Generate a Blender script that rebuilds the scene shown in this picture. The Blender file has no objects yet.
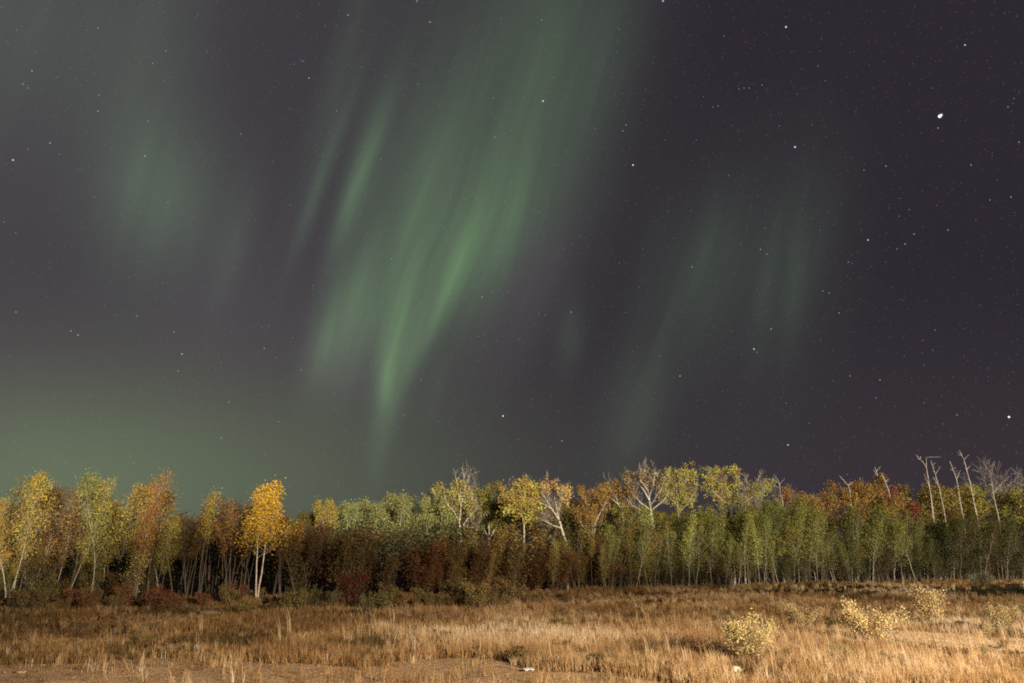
import bpy, math, random
import numpy as np
from mathutils import Vector

SC = bpy.context.scene
COL = SC.collection
R = math.radians

# ------------------------------------------------------------------ camera, sky, lights, exposure
CAM_H, PITCH, FPX, CX, CY = 3.2, 15.1, 28.0 / 36.0 * 1024.0, 512.0, 341.5
cam_d = bpy.data.cameras.new('camera')
cam_d.lens, cam_d.sensor_width, cam_d.clip_start, cam_d.clip_end = 28.0, 36.0, 0.1, 9000.0
cam = bpy.data.objects.new('camera', cam_d)
COL.objects.link(cam)
cam.location = (0, 0, CAM_H)
cam.rotation_euler = (R(90 + PITCH), 0, 0)
SC.camera = cam
F = Vector((0, math.cos(R(PITCH)), math.sin(R(PITCH))))
U = Vector((0, -math.sin(R(PITCH)), math.cos(R(PITCH))))
RT = Vector((1, 0, 0))

SUN_DIR = Vector((-0.30, 0.95, -0.085)).normalized()      # the way the far floodlight's light travels
sun_d = bpy.data.lights.new('floodlight', 'SUN')
sun_d.energy, sun_d.angle, sun_d.color = 4.1, R(1.6), (1.0, 0.88, 0.66)
sun = bpy.data.objects.new('floodlight', sun_d)
COL.objects.link(sun)
sun.rotation_euler = SUN_DIR.to_track_quat('-Z', 'Y').to_euler()

lamp_d = bpy.data.lights.new('yard_lamp', 'POINT')        # sodium lamp on a pole behind the photographer
lamp_d.energy, lamp_d.shadow_soft_size, lamp_d.color = 205000.0, 0.3, (1.0, 0.82, 0.59)
lamp = bpy.data.objects.new('yard_lamp', lamp_d)
COL.objects.link(lamp)
lamp.location = (27.0, -12.0, 12.5)

SC.view_settings.view_transform = 'Standard'
SC.view_settings.look = 'None'
SC.view_settings.exposure = 0.0
SC.view_settings.gamma = 1.0
SC.view_settings.use_curve_mapping = False
SC.render.engine = 'CYCLES'
cy = SC.cycles
cy.max_bounces, cy.diffuse_bounces, cy.glossy_bounces, cy.transmission_bounces, cy.transparent_max_bounces = 3, 2, 1, 2, 4
cy.use_denoising = False
cy.filter_width = 1.9
cy.caustics_reflective = cy.caustics_refractive = False

def lin(r, g, b):
    return tuple(((c / 255) / 12.92 if c / 255 <= 0.04045 else ((c / 255 + 0.055) / 1.055) ** 2.4) for c in (r, g, b))

world = bpy.data.worlds.new('World')
SC.world = world
world.use_nodes = True
NT = world.node_tree
NT.nodes.clear()

class G:
    """a small expression builder for shader nodes"""
    def __init__(s, nt): s.nt = nt
    def n(s, t, **kw):
        x = s.nt.nodes.new(t)
        for k, v in kw.items(): setattr(x, k, v)
        return x
    def put(s, sock, v):
        if isinstance(v, bpy.types.NodeSocket): s.nt.links.new(v, sock)
        else: sock.default_value = v
    def m(s, op, a, b=None, c=None, clamp=False):
        x = s.n('ShaderNodeMath', operation=op, use_clamp=clamp)
        for i, v in enumerate((a, b, c)):
            if v is not None: s.put(x.inputs[i], v)
        return x.outputs[0]
    def dot(s, a, b):
        x = s.n('ShaderNodeVectorMath', operation='DOT_PRODUCT')
        s.put(x.inputs[0], a); s.put(x.inputs[1], b)
        return x.outputs['Value']
    def vec(s, x_, y_, z_=0.0):
        x = s.n('ShaderNodeCombineXYZ')
        for i, v in enumerate((x_, y_, z_)): s.put(x.inputs[i], v)
        return x.outputs[0]
    def mix(s, f, a, b, mode='MIX'):
        x = s.n('ShaderNodeMix', data_type='RGBA', blend_type=mode)
        s.put(x.inputs[0], f)
        for i, v in ((6, a), (7, b)):
            s.put(x.inputs[i], v if isinstance(v, bpy.types.NodeSocket) else (*v[:3], 1.0))
        return x.outputs[2]
    def noise(s, vec, scale, detail=2.0, rough=0.5):
        x = s.n('ShaderNodeTexNoise')
        s.put(x.inputs['Vector'], vec); x.inputs['Scale'].default_value = scale
        x.inputs['Detail'].default_value = detail; x.inputs['Roughness'].default_value = rough
        return x.outputs['Fac']
    def rng(s, v, a, b, c=0.0, d=1.0, smooth=False):
        x = s.n('ShaderNodeMapRange', interpolation_type='SMOOTHSTEP' if smooth else 'LINEAR')
        for i, q in enumerate((v, a, b, c, d)): s.put(x.inputs[i], q)
        return x.outputs[0]

g = G(NT)
D = g.n('ShaderNodeTexCoord').outputs['Generated']        # the direction looked along
zf = g.m('MAXIMUM', g.dot(D, tuple(F)), 0.2)
su = g.m('DIVIDE', g.dot(D, tuple(RT)), zf)               # the patch of sky towards the aurora, flattened about its middle
sv = g.m('DIVIDE', g.dot(D, tuple(U)), zf)
front = g.rng(g.dot(D, tuple(F)), 0.1, 0.5)
def S(px, py):
    return (px - CX) / FPX, (CY - py) / FPX
SK = g.vec(su, sv)
# night sky base: greyer to the left and low down, almost black violet to the right
bx = g.rng(su, -0.75, 0.35, smooth=True)
base = g.mix(bx, lin(71, 67, 72), lin(46, 40, 48))
low = g.rng(sv, 0.12, -0.2, smooth=True)
lowcol = g.mix(g.rng(su, -0.7, 0.25, smooth=True), lin(90, 86, 84), lin(56, 50, 56))
base = g.mix(low, base, lowcol)
# ray structure, stretched along the lean of the curtains
ca, sa = math.cos(R(18)), math.sin(R(18))
acr = g.m('SUBTRACT', g.m('MULTIPLY', su, ca), g.m('MULTIPLY', sv, sa))
alo = g.m('ADD', g.m('MULTIPLY', su, sa), g.m('MULTIPLY', sv, ca))
wob = g.m('MULTIPLY', g.noise(SK, 3.0, 1.0), 0.06)
st1 = g.noise(g.vec(g.m('MULTIPLY', g.m('ADD', acr, wob), 34.0), g.m('MULTIPLY', alo, 2.2)), 1.0, 3.0, 0.55)
st2 = g.noise(g.vec(g.m('MULTIPLY', g.m('ADD', acr, wob), 9.0), g.m('MULTIPLY', alo, 2.0), 4.0), 1.0, 2.0, 0.5)
ray = g.m('ADD', g.rng(st1, 0.3, 0.7, 0.76, 1.18), g.rng(st2, 0.3, 0.7, -0.25, 0.25))
AUR = [  # x, y, half length, half width, lean, strength
    (470, 100, 190, 78, 18, .36), (552, 60, 170, 52, 14, .30), (368, 160, 55, 10, 18, .62), (348, 205, 40, 7, 18, .32), (326, 165, 70, 6, 20, .34), (312, 205, 34, 5, 18, .22),
    (336, 318, 50, 16, 18, .58), (322, 345, 26, 8, 14, .25), (391, 345, 44, 13, 6, .50), (362, 335, 38, 7, 14, .26), (413, 345, 40, 6, 15, .28), (386, 385, 22, 7, 0, .38), (402, 300, 60, 12, 10, .34), (418, 245, 90, 30, 12, .34), (360, 300, 60, 10, 15, .36),
    (450, 285, 50, 11, 26, .38), (428, 335, 34, 6, 24, .24), (488, 250, 52, 22, 27, .36), (455, 240, 60, 22, 18, .26), (520, 210, 90, 42, 24, .26), (383, 425, 42, 8, 10, .30), (436, 385, 30, 7, 12, .12), (440, 180, 110, 60, 14, .18),
    (160, 190, 55, 44, 2, .56), (185, 240, 75, 60, 10, .20), (232, 258, 45, 11, 15, .20), (30, 20, 95, 90, 0, .38),
    (150, 40, 90, 40, 10, .28), (692, 280, 62, 36, 15, .22), (800, 240, 85, 32, 8, .17), (704, 255, 45, 8, 15, .16), (765, 285, 45, 7, 8, .16), (795, 285, 50, 7, 5, .14), (672, 300, 40, 6, 15, .14), (745, 270, 90, 70, 14, .21),
    (635, 410, 50, 20, 15, .40), (570, 335, 25, 10, 5, .28), (342, 60, 100, 10, 17, .20), (605, 70, 120, 24, 14, .16)]
DIF = {(160, 190), (185, 240), (30, 20), (150, 40), (470, 100), (440, 180), (520, 210), (745, 270)}   # the hazy ones without clear rays
sums = [None, None]
for (x, y, sl, sw, lean, amp) in AUR:
    mp = g.n('ShaderNodeMapping', vector_type='TEXTURE')
    g.put(mp.inputs['Vector'], SK)
    mp.inputs['Location'].default_value = (*S(x, y), 0)
    mp.inputs['Rotation'].default_value = (0, 0, -R(lean))
    mp.inputs['Scale'].default_value = (sw * 1.42 / FPX, sl * 1.42 / FPX, 1)
    r2 = g.dot(mp.outputs[0], mp.outputs[0])
    e = g.m('MULTIPLY', g.m('EXPONENT', g.m('MULTIPLY', r2, -1.0)), amp)
    q = 0 if (x, y) in DIF else 1
    sums[q] = e if sums[q] is None else g.m('ADD', sums[q], e)
soft = g.rng(ray, 0.0, 2.0, 0.55, 1.45)
tot = g.m('ADD', g.m('MULTIPLY', sums[0], soft), g.m('MULTIPLY', sums[1], ray))
tot = g.m('MULTIPLY', tot, g.m('MULTIPLY', front, .62))
addc = g.n('ShaderNodeVectorMath', operation='SCALE')
g.put(addc.inputs[0], g.mix(g.rng(tot, 0.1, 0.9), (0.066, 0.108, 0.072), (0.105, 0.205, 0.088)))
g.put(addc.inputs['Scale'], tot)
# low glow along the horizon to the left
glow = None
for (x, y, sl, sw, amp, c) in ((40, 470, 62, 170, .75, 0), (230, 500, 75, 230, .45, 0)):
    mp = g.n('ShaderNodeMapping', vector_type='TEXTURE')
    g.put(mp.inputs['Vector'], SK)
    mp.inputs['Location'].default_value = (*S(x, y), 0)
    mp.inputs['Scale'].default_value = (sw * 1.42 / FPX, sl * 1.42 / FPX, 1)
    e = g.m('MULTIPLY', g.m('EXPONENT', g.m('MULTIPLY', g.dot(mp.outputs[0], mp.outputs[0]), -1.0)), amp)
    glow = e if glow is None else g.m('ADD', glow, e)
gl = g.n('ShaderNodeVectorMath', operation='SCALE')
gl.inputs[0].default_value = (0.031, 0.067, 0.018)
g.put(gl.inputs['Scale'], g.m('MULTIPLY', glow, front))
# stars: a fine field and the bright ones of the night
def vadd(a, b):
    x = g.n('ShaderNodeVectorMath', operation='ADD')
    g.put(x.inputs[0], a); g.put(x.inputs[1], b)
    return x.outputs[0]
stars = None
for sc_, rad, pw, seed in ((54.0, 0.045, 0.85, 0.0), (120.0, 0.085, 0.50, 7.3), (310.0, 0.26, 0.15, 3.1)):
    v = g.n('ShaderNodeTexVoronoi', feature='F1')
    off = vadd(D, (seed, seed * .7, 0))
    g.put(v.inputs['Vector'], off); v.inputs['Scale'].default_value = sc_
    sep = g.n('ShaderNodeSeparateColor'); g.put(sep.inputs[0], v.outputs['Color'])
    br = g.m('MULTIPLY', g.m('POWER', sep.outputs[0], 3.0), pw)
    sp = g.m('MULTIPLY', g.rng(v.outputs['Distance'], 0.0, rad, 1.0, 0.0, True), br)
    tint = g.mix(sep.outputs[1], (1.0, 0.55, 0.65), (0.55, 0.8, 1.0))
    q = g.n('ShaderNodeVectorMath', operation='SCALE'); g.put(q.inputs[0], tint); g.put(q.inputs['Scale'], sp)
    stars = q.outputs[0] if stars is None else vadd(stars, q.outputs[0])
BRIGHT = [(939.7, 116.3, 2.1, 1.6, 0), (941.3, 115, 2.0, .8, 1), (938, 128, .9, .5, 0), (13, 160, 1.2, .7, 2), (32, 71, 1, .5, 3), (23, 84, .9, .4, 0), (28, 88, .9, .3, 0), (50, 143, 1, .5, 0),
    (98, 111, .9, .5, 0), (99, 95, .8, .35, 0), (145, 156, 1, .6, 2), (78, 335, 1.1, .6, 1), (71, 331, .9, .5, 0), (182, 354, 1.2, .6, 0), (178, 371, 1, .5, 1),
    (16, 312, .9, .45, 0), (137, 316, .9, .4, 0), (148, 121, .8, .4, 2), (241, 134, .9, .5, 1), (309, 78, 1, .6, 0), (303, 61, .8, .5, 1), (348, 15, 1.1, .6, 1),
    (417, 1, 1.2, .6, 1), (430, 22, 1, .6, 0), (166, 51, .8, .4, 0), (98, 28, .8, .4, 0), (543, 101, 1.3, .9, 1), (633, 165, 1.2, .8, 0), (626, 125, .9, .5, 0), (623, 131, .9, .4, 0),
    (795, 147, 1.3, 1., 1), (786, 27, 1.2, .8, 0), (663, 1, 1.2, .8, 1), (965, 45, 1.1, .7, 1), (503, 416, 1.2, .9, 0), (513, 477, 1., .6, 2), (1009, 417, 1.5, 1., 0),
    (788, 445, 1.1, .8, 1), (868, 240, 1.1, .8, 1), (771, 329, .9, .6, 0), (754, 349, 1., .8, 0), (680, 376, 1., .6, 0), (482, 297, .9, .5, 0), (571, 312, .9, .5, 0),
    (562, 441, 1., .5, 0), (221, 438, .9, .4, 0), (229, 402, .9, .4, 0), (301, 370, .9, .4, 3), (823, 291, .9, .5, 1), (829, 293, .9, .4, 0), (692, 267, .9, .5, 0),
    (767, 254, .9, .4, 0), (839, 313, .9, .5, 0), (971, 165, .9, .5, 0), (1008, 107, .9, .5, 1), (1011, 197, .9, .5, 0), (990, 200, .8, .4, 0), (1019, 142, .9, .4, 0), (957, 415, .8, .5, 0), (876, 398, .9, .5, 1), (880, 380, .9, .5, 0),
    (739, 89, .8, .5, 1), (744, 88, .8, .4, 0), (749, 88, .8, .45, 0), (762, 85, .8, .4, 0), (718, 106, .8, .45, 0), (713, 107, .8, .35, 0), (850, 376, .8, .5, 0), (914, 234, .9, .5, 0), (905, 244, .9, .5, 0), (935, 330, .8, .4, 0), (864, 170, .8, .4, 0), (948, 230, .9, .5, 0), (897, 249, .8, .45, 3), (886, 166, .9, .5, 0)]
TINTS = [(1, .97, .94), (.66, .62, 1), (.6, .85, 1), (1, .78, .6)]
per_tint = [None] * 4
for (x, y, rad, br, ti) in BRIGHT:
    d = (F + RT * S(x, y)[0] + U * S(x, y)[1]).normalized()
    x_ = g.n('ShaderNodeVectorMath', operation='DISTANCE')
    g.put(x_.inputs[0], D); x_.inputs[1].default_value = d
    e = g.rng(x_.outputs['Value'], 0.0, rad * .74 / FPX, br * (1.1 if br < .7 else 1.9), 0.0)
    per_tint[ti] = e if per_tint[ti] is None else g.m('ADD', per_tint[ti], e)
for ti, e in enumerate(per_tint):
    q = g.n('ShaderNodeVectorMath', operation='SCALE')
    q.inputs[0].default_value = TINTS[ti]
    g.put(q.inputs['Scale'], e)
    stars = vadd(stars, q.outputs[0])
fringe = None
for (x, y, sl, sw, lean, amp) in ((530, 290, 60, 26, 28, 1.0), (345, 372, 26, 26, 0, .7), (250, 300, 60, 60, 0, .6)):
    mp = g.n('ShaderNodeMapping', vector_type='TEXTURE')
    g.put(mp.inputs['Vector'], SK)
    mp.inputs['Location'].default_value = (*S(x, y), 0)
    mp.inputs['Rotation'].default_value = (0, 0, -R(lean))
    mp.inputs['Scale'].default_value = (sw * 1.42 / FPX, sl * 1.42 / FPX, 1)
    e = g.m('MULTIPLY', g.m('EXPONENT', g.m('MULTIPLY', g.dot(mp.outputs[0], mp.outputs[0]), -1.0)), amp)
    fringe = e if fringe is None else g.m('ADD', fringe, e)
fr = g.n('ShaderNodeVectorMath', operation='SCALE')
fr.inputs[0].default_value = (0.018, 0.008, 0.017)
g.put(fr.inputs['Scale'], g.m('MULTIPLY', fringe, front))
skyc = vadd(vadd(vadd(vadd(base, addc.outputs[0]), gl.outputs[0]), fr.outputs[0]), stars)
bg = g.n('ShaderNodeBackground')
g.put(bg.inputs['Color'], skyc)
bg.inputs['Strength'].default_value = 1.0
wo = g.n('ShaderNodeOutputWorld')
NT.links.new(bg.outputs[0], wo.inputs[0])
world.cycles.sampling_method = 'MANUAL'
world.cycles.sample_map_resolution = 256

# ------------------------------------------------------------------ geometry helpers
def ray_dir(px, py):
    a, b = S(px, py)
    return F + RT * a + U * b
def at(px, py, Y):
    """the point seen at a pixel of the photograph, Y metres ahead"""
    d = ray_dir(px, py)
    t = Y / d.y
    return Vector((d.x * t, Y, CAM_H + d.z * t))
def ground_row(Y):
    return CY + FPX * math.tan(math.atan(CAM_H / Y) + R(PITCH))
def foot(px, Y):
    p = at(px, ground_row(Y), Y)
    return p.x, Y
def hit(px, py):
    d = ray_dir(px, py)
    t = -CAM_H / d.z
    return d.x * t, d.y * t

def vnoise(x, y, seed=0):
    """smooth value noise on arrays, 0..1"""
    xi, yi = np.floor(x).astype(np.int64), np.floor(y).astype(np.int64)
    fx, fy = x - xi, y - yi
    fx, fy = fx * fx * (3 - 2 * fx), fy * fy * (3 - 2 * fy)
    def h(a, b):
        n = (a * 374761393 + b * 668265263 + seed * 974711) & 0x7fffffff
        n = ((n ^ (n >> 13)) * 1274126177) & 0x7fffffff
        return ((n ^ (n >> 16)) & 0xffff) / 65535.0
    return (h(xi, yi) * (1 - fx) + h(xi + 1, yi) * fx) * (1 - fy) + (h(xi, yi + 1) * (1 - fx) + h(xi + 1, yi + 1) * fx) * fy
def fbm(x, y, seed=0):
    return (vnoise(x, y, seed) + .5 * vnoise(x * 2.1, y * 2.1, seed + 1) + .25 * vnoise(x * 4.3, y * 4.3, seed + 2)) / 1.75

def mesh_obj(name, V, Fc, mat, parent=None, attrs=None, smooth=False):
    """V (n,3); Fc list of (k,m) index arrays; attrs: name -> per-vertex float array"""
    me = bpy.data.meshes.new(name)
    V = np.asarray(V, dtype=np.float32)
    me.vertices.add(len(V))
    me.vertices.foreach_set('co', V.ravel())
    Fc = [np.asarray(f, dtype=np.int32) for f in Fc if len(f)]
    tot_l = sum(f.size for f in Fc)
    tot_f = sum(len(f) for f in Fc)
    me.loops.add(tot_l)
    me.polygons.add(tot_f)
    me.loops.foreach_set('vertex_index', np.concatenate([f.ravel() for f in Fc]))
    sizes = np.concatenate([np.full(len(f), f.shape[1], dtype=np.int32) for f in Fc])
    starts = np.concatenate([[0], np.cumsum(sizes)[:-1]]).astype(np.int32)
    me.polygons.foreach_set('loop_start', starts)
    if smooth:
        me.polygons.foreach_set('use_smooth', np.ones(tot_f, dtype=bool))
    for k, v in (attrs or {}).items():
        a = me.attributes.new(k, 'FLOAT', 'POINT')
        a.data.foreach_set('value', np.asarray(v, dtype=np.float32))
    me.update(calc_edges=True)
    me.validate()
    if mat: me.materials.append(mat)
    o = bpy.data.objects.new(name, me)
    COL.objects.link(o)
    if parent: o.parent = parent
    return o

def tag(o, label=None, cat=None, group=None, kind=None):
    if label: o['label'] = label
    if cat: o['category'] = cat
    if group: o['group'] = group
    if kind: o['kind'] = kind
    return o
def thing(name, loc, label, cat, group=None, rz=0.0, sc=1.0):
    o = bpy.data.objects.new(name, None)
    COL.objects.link(o)
    o.location = loc; o.rotation_euler = (0, 0, rz)
    o.scale = (sc, sc, sc) if not isinstance(sc, tuple) else sc
    o.empty_display_size = 0.2
    return tag(o, label, cat, group)

# ------------------------------------------------------------------ materials
def new_mat(name):
    m = bpy.data.materials.new(name)
    m.use_nodes = True
    m.node_tree.nodes.clear()
    return m, G(m.node_tree)
def finish(gm, shader):
    o = gm.n('ShaderNodeOutputMaterial')
    gm.nt.links.new(shader, o.inputs[0])
def attr(gm, nm):
    a = gm.n('ShaderNodeAttribute', attribute_name=nm)
    return a.outputs['Fac']
def leaf_material(name, transl=0.25):
    m, gm = new_mat(name)
    oc = gm.n('ShaderNodeObjectInfo').outputs['Color']
    t = attr(gm, 'tint'); c = attr(gm, 'clump')
    h = gm.n('ShaderNodeHueSaturation')
    gm.put(h.inputs['Color'], oc)
    gm.put(h.inputs['Hue'], gm.rng(c, 0, 1, 0.462, 0.538))
    gm.put(h.inputs['Saturation'], gm.rng(t, 0, 1, 0.85, 1.1))
    gm.put(h.inputs['Value'], gm.m('MULTIPLY', gm.rng(t, 0, 1, 0.6, 1.4), gm.rng(c, 0, 1, 0.78, 1.22)))
    b = gm.n('ShaderNodeBsdfPrincipled')
    gm.put(b.inputs['Base Color'], h.outputs[0])
    b.inputs['Roughness'].default_value = 0.65
    b.inputs['Specular IOR Level'].default_value = 0.25
    tr = gm.n('ShaderNodeBsdfTranslucent')
    gm.put(tr.inputs['Color'], h.outputs[0])
    mx = gm.n('ShaderNodeMixShader')
    mx.inputs[0].default_value = transl
    gm.nt.links.new(b.outputs[0], mx.inputs[1]); gm.nt.links.new(tr.outputs[0], mx.inputs[2])
    finish(gm, mx.outputs[0])
    return m
M_LEAF = leaf_material('leaf')
def bark_material(name, marks):
    m, gm = new_mat(name)
    oc = gm.n('ShaderNodeObjectInfo').outputs['Color']
    co = gm.n('ShaderNodeTexCoord').outputs['Object']
    mp = gm.n('ShaderNodeMapping'); gm.put(mp.inputs['Vector'], co)
    mp.inputs['Scale'].default_value = (3, 3, 9) if marks else (10, 10, 1.5)
    n = gm.noise(mp.outputs[0], 1.0, 4.0, 0.6)
    dark = gm.mix(1.0, oc, (.30, .27, .24) if marks else (.55, .5, .46), 'MULTIPLY')
    col = gm.mix(gm.rng(n, 0.5, 0.68) if marks else gm.rng(n, .35, .7), oc, dark)
    b = gm.n('ShaderNodeBsdfPrincipled')
    gm.put(b.inputs['Base Color'], col); b.inputs['Roughness'].default_value = 0.85
    finish(gm, b.outputs[0])
    return m
M_BARK, M_BIRCH = bark_material('bark', False), bark_material('pale_bark', True)
def grass_material(name, stops):
    m, gm = new_mat(name)
    t = attr(gm, 'tint')
    r = gm.n('ShaderNodeValToRGB')
    gm.put(r.inputs[0], t)
    el = r.color_ramp.elements
    el[0].position, el[0].color = stops[0][0], (*stops[0][1], 1)
    el[1].position, el[1].color = stops[-1][0], (*stops[-1][1], 1)
    for p, c in stops[1:-1]:
        e = el.new(p); e.color = (*c, 1)
    b = gm.n('ShaderNodeBsdfPrincipled')
    gm.put(b.inputs['Base Color'], r.outputs[0]); b.inputs['Roughness'].default_value = 0.7
    b.inputs['Specular IOR Level'].default_value = 0.2
    tr = gm.n('ShaderNodeBsdfTranslucent'); gm.put(tr.inputs['Color'], r.outputs[0])
    mx = gm.n('ShaderNodeMixShader'); mx.inputs[0].default_value = 0.25
    gm.nt.links.new(b.outputs[0], mx.inputs[1]); gm.nt.links.new(tr.outputs[0], mx.inputs[2])
    finish(gm, mx.outputs[0])
    return m
def plain(name, c, rough=0.8, scale=6.0, amp=0.35, bump=0.0):
    m, gm = new_mat(name)
    co = gm.n('ShaderNodeTexCoord').outputs['Object']
    n = gm.noise(co, scale, 5.0, 0.6)
    col = gm.mix(n, tuple(x * (1 - amp) for x in c), tuple(min(1, x * (1 + amp)) for x in c))
    b = gm.n('ShaderNodeBsdfPrincipled')
    gm.put(b.inputs['Base Color'], col); b.inputs['Roughness'].default_value = rough
    if bump:
        bp = gm.n('ShaderNodeBump'); bp.inputs['Strength'].default_value = bump; bp.inputs['Distance'].default_value = .05
        gm.put(bp.inputs['Height'], n); gm.nt.links.new(bp.outputs[0], b.inputs['Normal'])
    finish(gm, b.outputs[0])
    return m

# ------------------------------------------------------------------ the ground
PXK = [-140, 0, 260, 420, 500, 600, 700, 800, 900, 1024, 1200]
YEDGE = [53, 54, 57, 58, 64, 73, 83, 93, 101, 108, 116]
def yedge(px): return float(np.interp(px, PXK, YEDGE))
DIRT_LINE = np.array([hit(px, py) for px, py in ((-150, 668), (0, 667), (100, 664), (150, 658), (200, 664), (290, 669), (340, 667), (400, 660), (450, 656), (500, 659), (540, 667), (600, 670), (640, 677), (700, 690))])
def px_of(x, y):
    """column of the photograph a ground point falls in"""
    zc = y * F.y - CAM_H * F.z
    return CX + FPX * x / np.maximum(zc, 1e-3)
def dirt_mask(x, y):
    edge = np.interp(px_of(x, y), px_of(DIRT_LINE[:, 0], DIRT_LINE[:, 1]), DIRT_LINE[:, 1])
    n = (fbm(x * .45, y * .45, 5) - .5) * 2.2 + (fbm(x * 1.7, y * 1.7, 9) - .5) * 1.2
    return np.clip((edge + n - y) / .9 + .5, 0, 1)
TRACK = np.array([hit(px, py) for px, py in ((770, 629), (850, 636), (930, 641), (1024, 646), (1130, 650))])
def track_mask(x, y):
    c = np.interp(x, TRACK[:, 0], TRACK[:, 1])
    n = (fbm(x * .3, y * .5, 15) - .5) * 2.2
    w = np.clip((x - TRACK[0, 0]) / 3, 0, 1)
    return np.clip(1.4 - np.abs(y - c + n) / 2.6, 0, 1) * w
BERM = np.array([hit(px, py) for px, py in ((800, 592), (860, 593), (940, 593), (1024, 592), (1200, 592))])
def height(x, y):
    near = np.clip((160 - np.hypot(x, y)) / 60, 0, 1)
    z = (fbm(x * .12, y * .12, 3) - .5) * .5 + (fbm(x * .5, y * .5, 4) - .5) * .16
    z = z * near * np.clip((y - 4) / 10, 0, 1)
    c = np.interp(x, BERM[:, 0], BERM[:, 1] + 2)
    z = z + .55 * np.exp(-((y - c) / 3.0) ** 2) * np.clip((x - BERM[0, 0]) / 6, 0, 1)
    # low bank in front of the golden birch
    gx, gy = foot(262, 57.0)
    z = z + .45 * np.exp(-((x - gx + 2) / 6.0) ** 2 - ((y - gy) / 2.2) ** 2)
    return z
def gz(x, y): return float(height(np.array([x]), np.array([y]))[0])

def spread(lo, hi, fine_lo, fine_hi, step, grow=1.25):
    a = list(np.arange(fine_lo, fine_hi + 1e-6, step))
    s, v = step, fine_hi
    while v < hi:
        s *= grow; v = min(hi, v + s); a.append(v)
    s, v = step, fine_lo
    while v > lo:
        s *= grow; v = max(lo, v - s); a.insert(0, v)
    return np.array(a)
gx_ = spread(-4000, 4000, -60, 95, 0.5)
gy_ = spread(-1500, 6000, 16, 125, 0.5)
GX, GY = np.meshgrid(gx_, gy_)
GV = np.stack([GX.ravel(), GY.ravel(), height(GX.ravel(), GY.ravel())], 1)
ny, nx = GX.shape
idx = np.arange(nx * ny).reshape(ny, nx)
GF = np.stack([idx[:-1, :-1].ravel(), idx[:-1, 1:].ravel(), idx[1:, 1:].ravel(), idx[1:, :-1].ravel()], 1)
def ground_material():
    m, gm = new_mat('ground')
    co = gm.n('ShaderNodeTexCoord').outputs['Object']
    d, tk = attr(gm, 'dirt'), attr(gm, 'track')
    n1 = gm.noise(co, 0.6, 5.0, .6); n2 = gm.noise(co, 7.0, 5.0, .65); n3 = gm.noise(co, 2.2, 3.0, .6)
    litter = gm.mix(gm.rng(n2, .3, .7), (.045, .026, .013), (.15, .085, .040))
    litter = gm.mix(gm.rng(n3, .5, .75, 0, .6), litter, (.055, .050, .020))
    earth = gm.mix(gm.rng(n1, .3, .7), (.52, .345, .19), (.64, .44, .26))
    earth = gm.mix(gm.rng(n2, .45, .75, 0, .55), earth, (.30, .185, .10))
    straw = gm.mix(gm.rng(n2, .3, .7), (.42, .30, .19), (.74, .58, .42))
    col = gm.mix(gm.rng(gm.m('ADD', d, gm.rng(n2, .3, .7, -.25, .25)), .35, .65), litter, earth)
    col = gm.mix(gm.rng(gm.m('ADD', tk, gm.rng(n3, .3, .7, -.3, .3)), .3, .8), col, straw)
    b = gm.n('ShaderNodeBsdfPrincipled')
    gm.put(b.inputs['Base Color'], col); b.inputs['Roughness'].default_value = .95
    b.inputs['Specular IOR Level'].default_value = .1
    bp = gm.n('ShaderNodeBump'); bp.inputs['Strength'].default_value = .8; bp.inputs['Distance'].default_value = .12
    gm.put(bp.inputs['Height'], gm.m('ADD', n2, n3)); gm.nt.links.new(bp.outputs[0], b.inputs['Normal'])
    finish(gm, b.outputs[0])
    return m
ground = mesh_obj('ground', GV, [GF], ground_material(), attrs={'dirt': dirt_mask(GV[:, 0], GV[:, 1]), 'track': track_mask(GV[:, 0], GV[:, 1])}, smooth=True)
tag(ground, 'bare brown earth and leaf litter under the dry field', None, None, 'structure')

# ------------------------------------------------------------------ unseen block added behind the camera to keep the floodlight off the lower wood
def boxes_obj(name, boxes, mat, parent):
    V, Q = [], []
    for (x0, x1, y0, y1, z0, z1) in boxes:
        b = len(V)
        V += [(x, y, z) for z in (z0, z1) for x, y in ((x0, y0), (x1, y0), (x1, y1), (x0, y1))]
        Q += [(b, b + 3, b + 2, b + 1), (b + 4, b + 5, b + 6, b + 7)] + [(b + i, b + (i + 1) % 4, b + 4 + (i + 1) % 4, b + 4 + i) for i in range(4)]
    return mesh_obj(name, np.array(V), [np.array(Q)], mat, parent)
WX, WY, WH = 13.0, -62.0, 15.5
wh = thing('shade_blocker', (WX, WY, 0), 'long grey unseen block added behind the camera to shade the lower wood', 'light blocker')
M_BLOCKER_GREY, M_BLOCKER_DARK = plain('blocker_grey', (.32, .31, .29), .7, 1.0, .12), plain('blocker_dark', (.16, .16, .17), .5, 1.0, .15)
boxes_obj('blocker_body', [(0, 58, -30, 0, 0, WH)], M_BLOCKER_GREY, wh)
boxes_obj('blocker_cap', [(-.4, 58.4, -30.4, .4, WH + .003, WH + .4)], M_BLOCKER_DARK, wh)
boxes_obj('blocker_low_body', [(58.003, 190, -28, -.5, 0, WH - 2.4)], M_BLOCKER_GREY, wh)
boxes_obj('blocker_low_cap', [(58.403, 190.4, -28.4, -.1, WH - 2.397, WH - 2.0)], M_BLOCKER_DARK, wh)
boxes_obj('blocker_panel', [(20, 26, .003, .12, 0, 5)], M_BLOCKER_DARK, wh)

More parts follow.
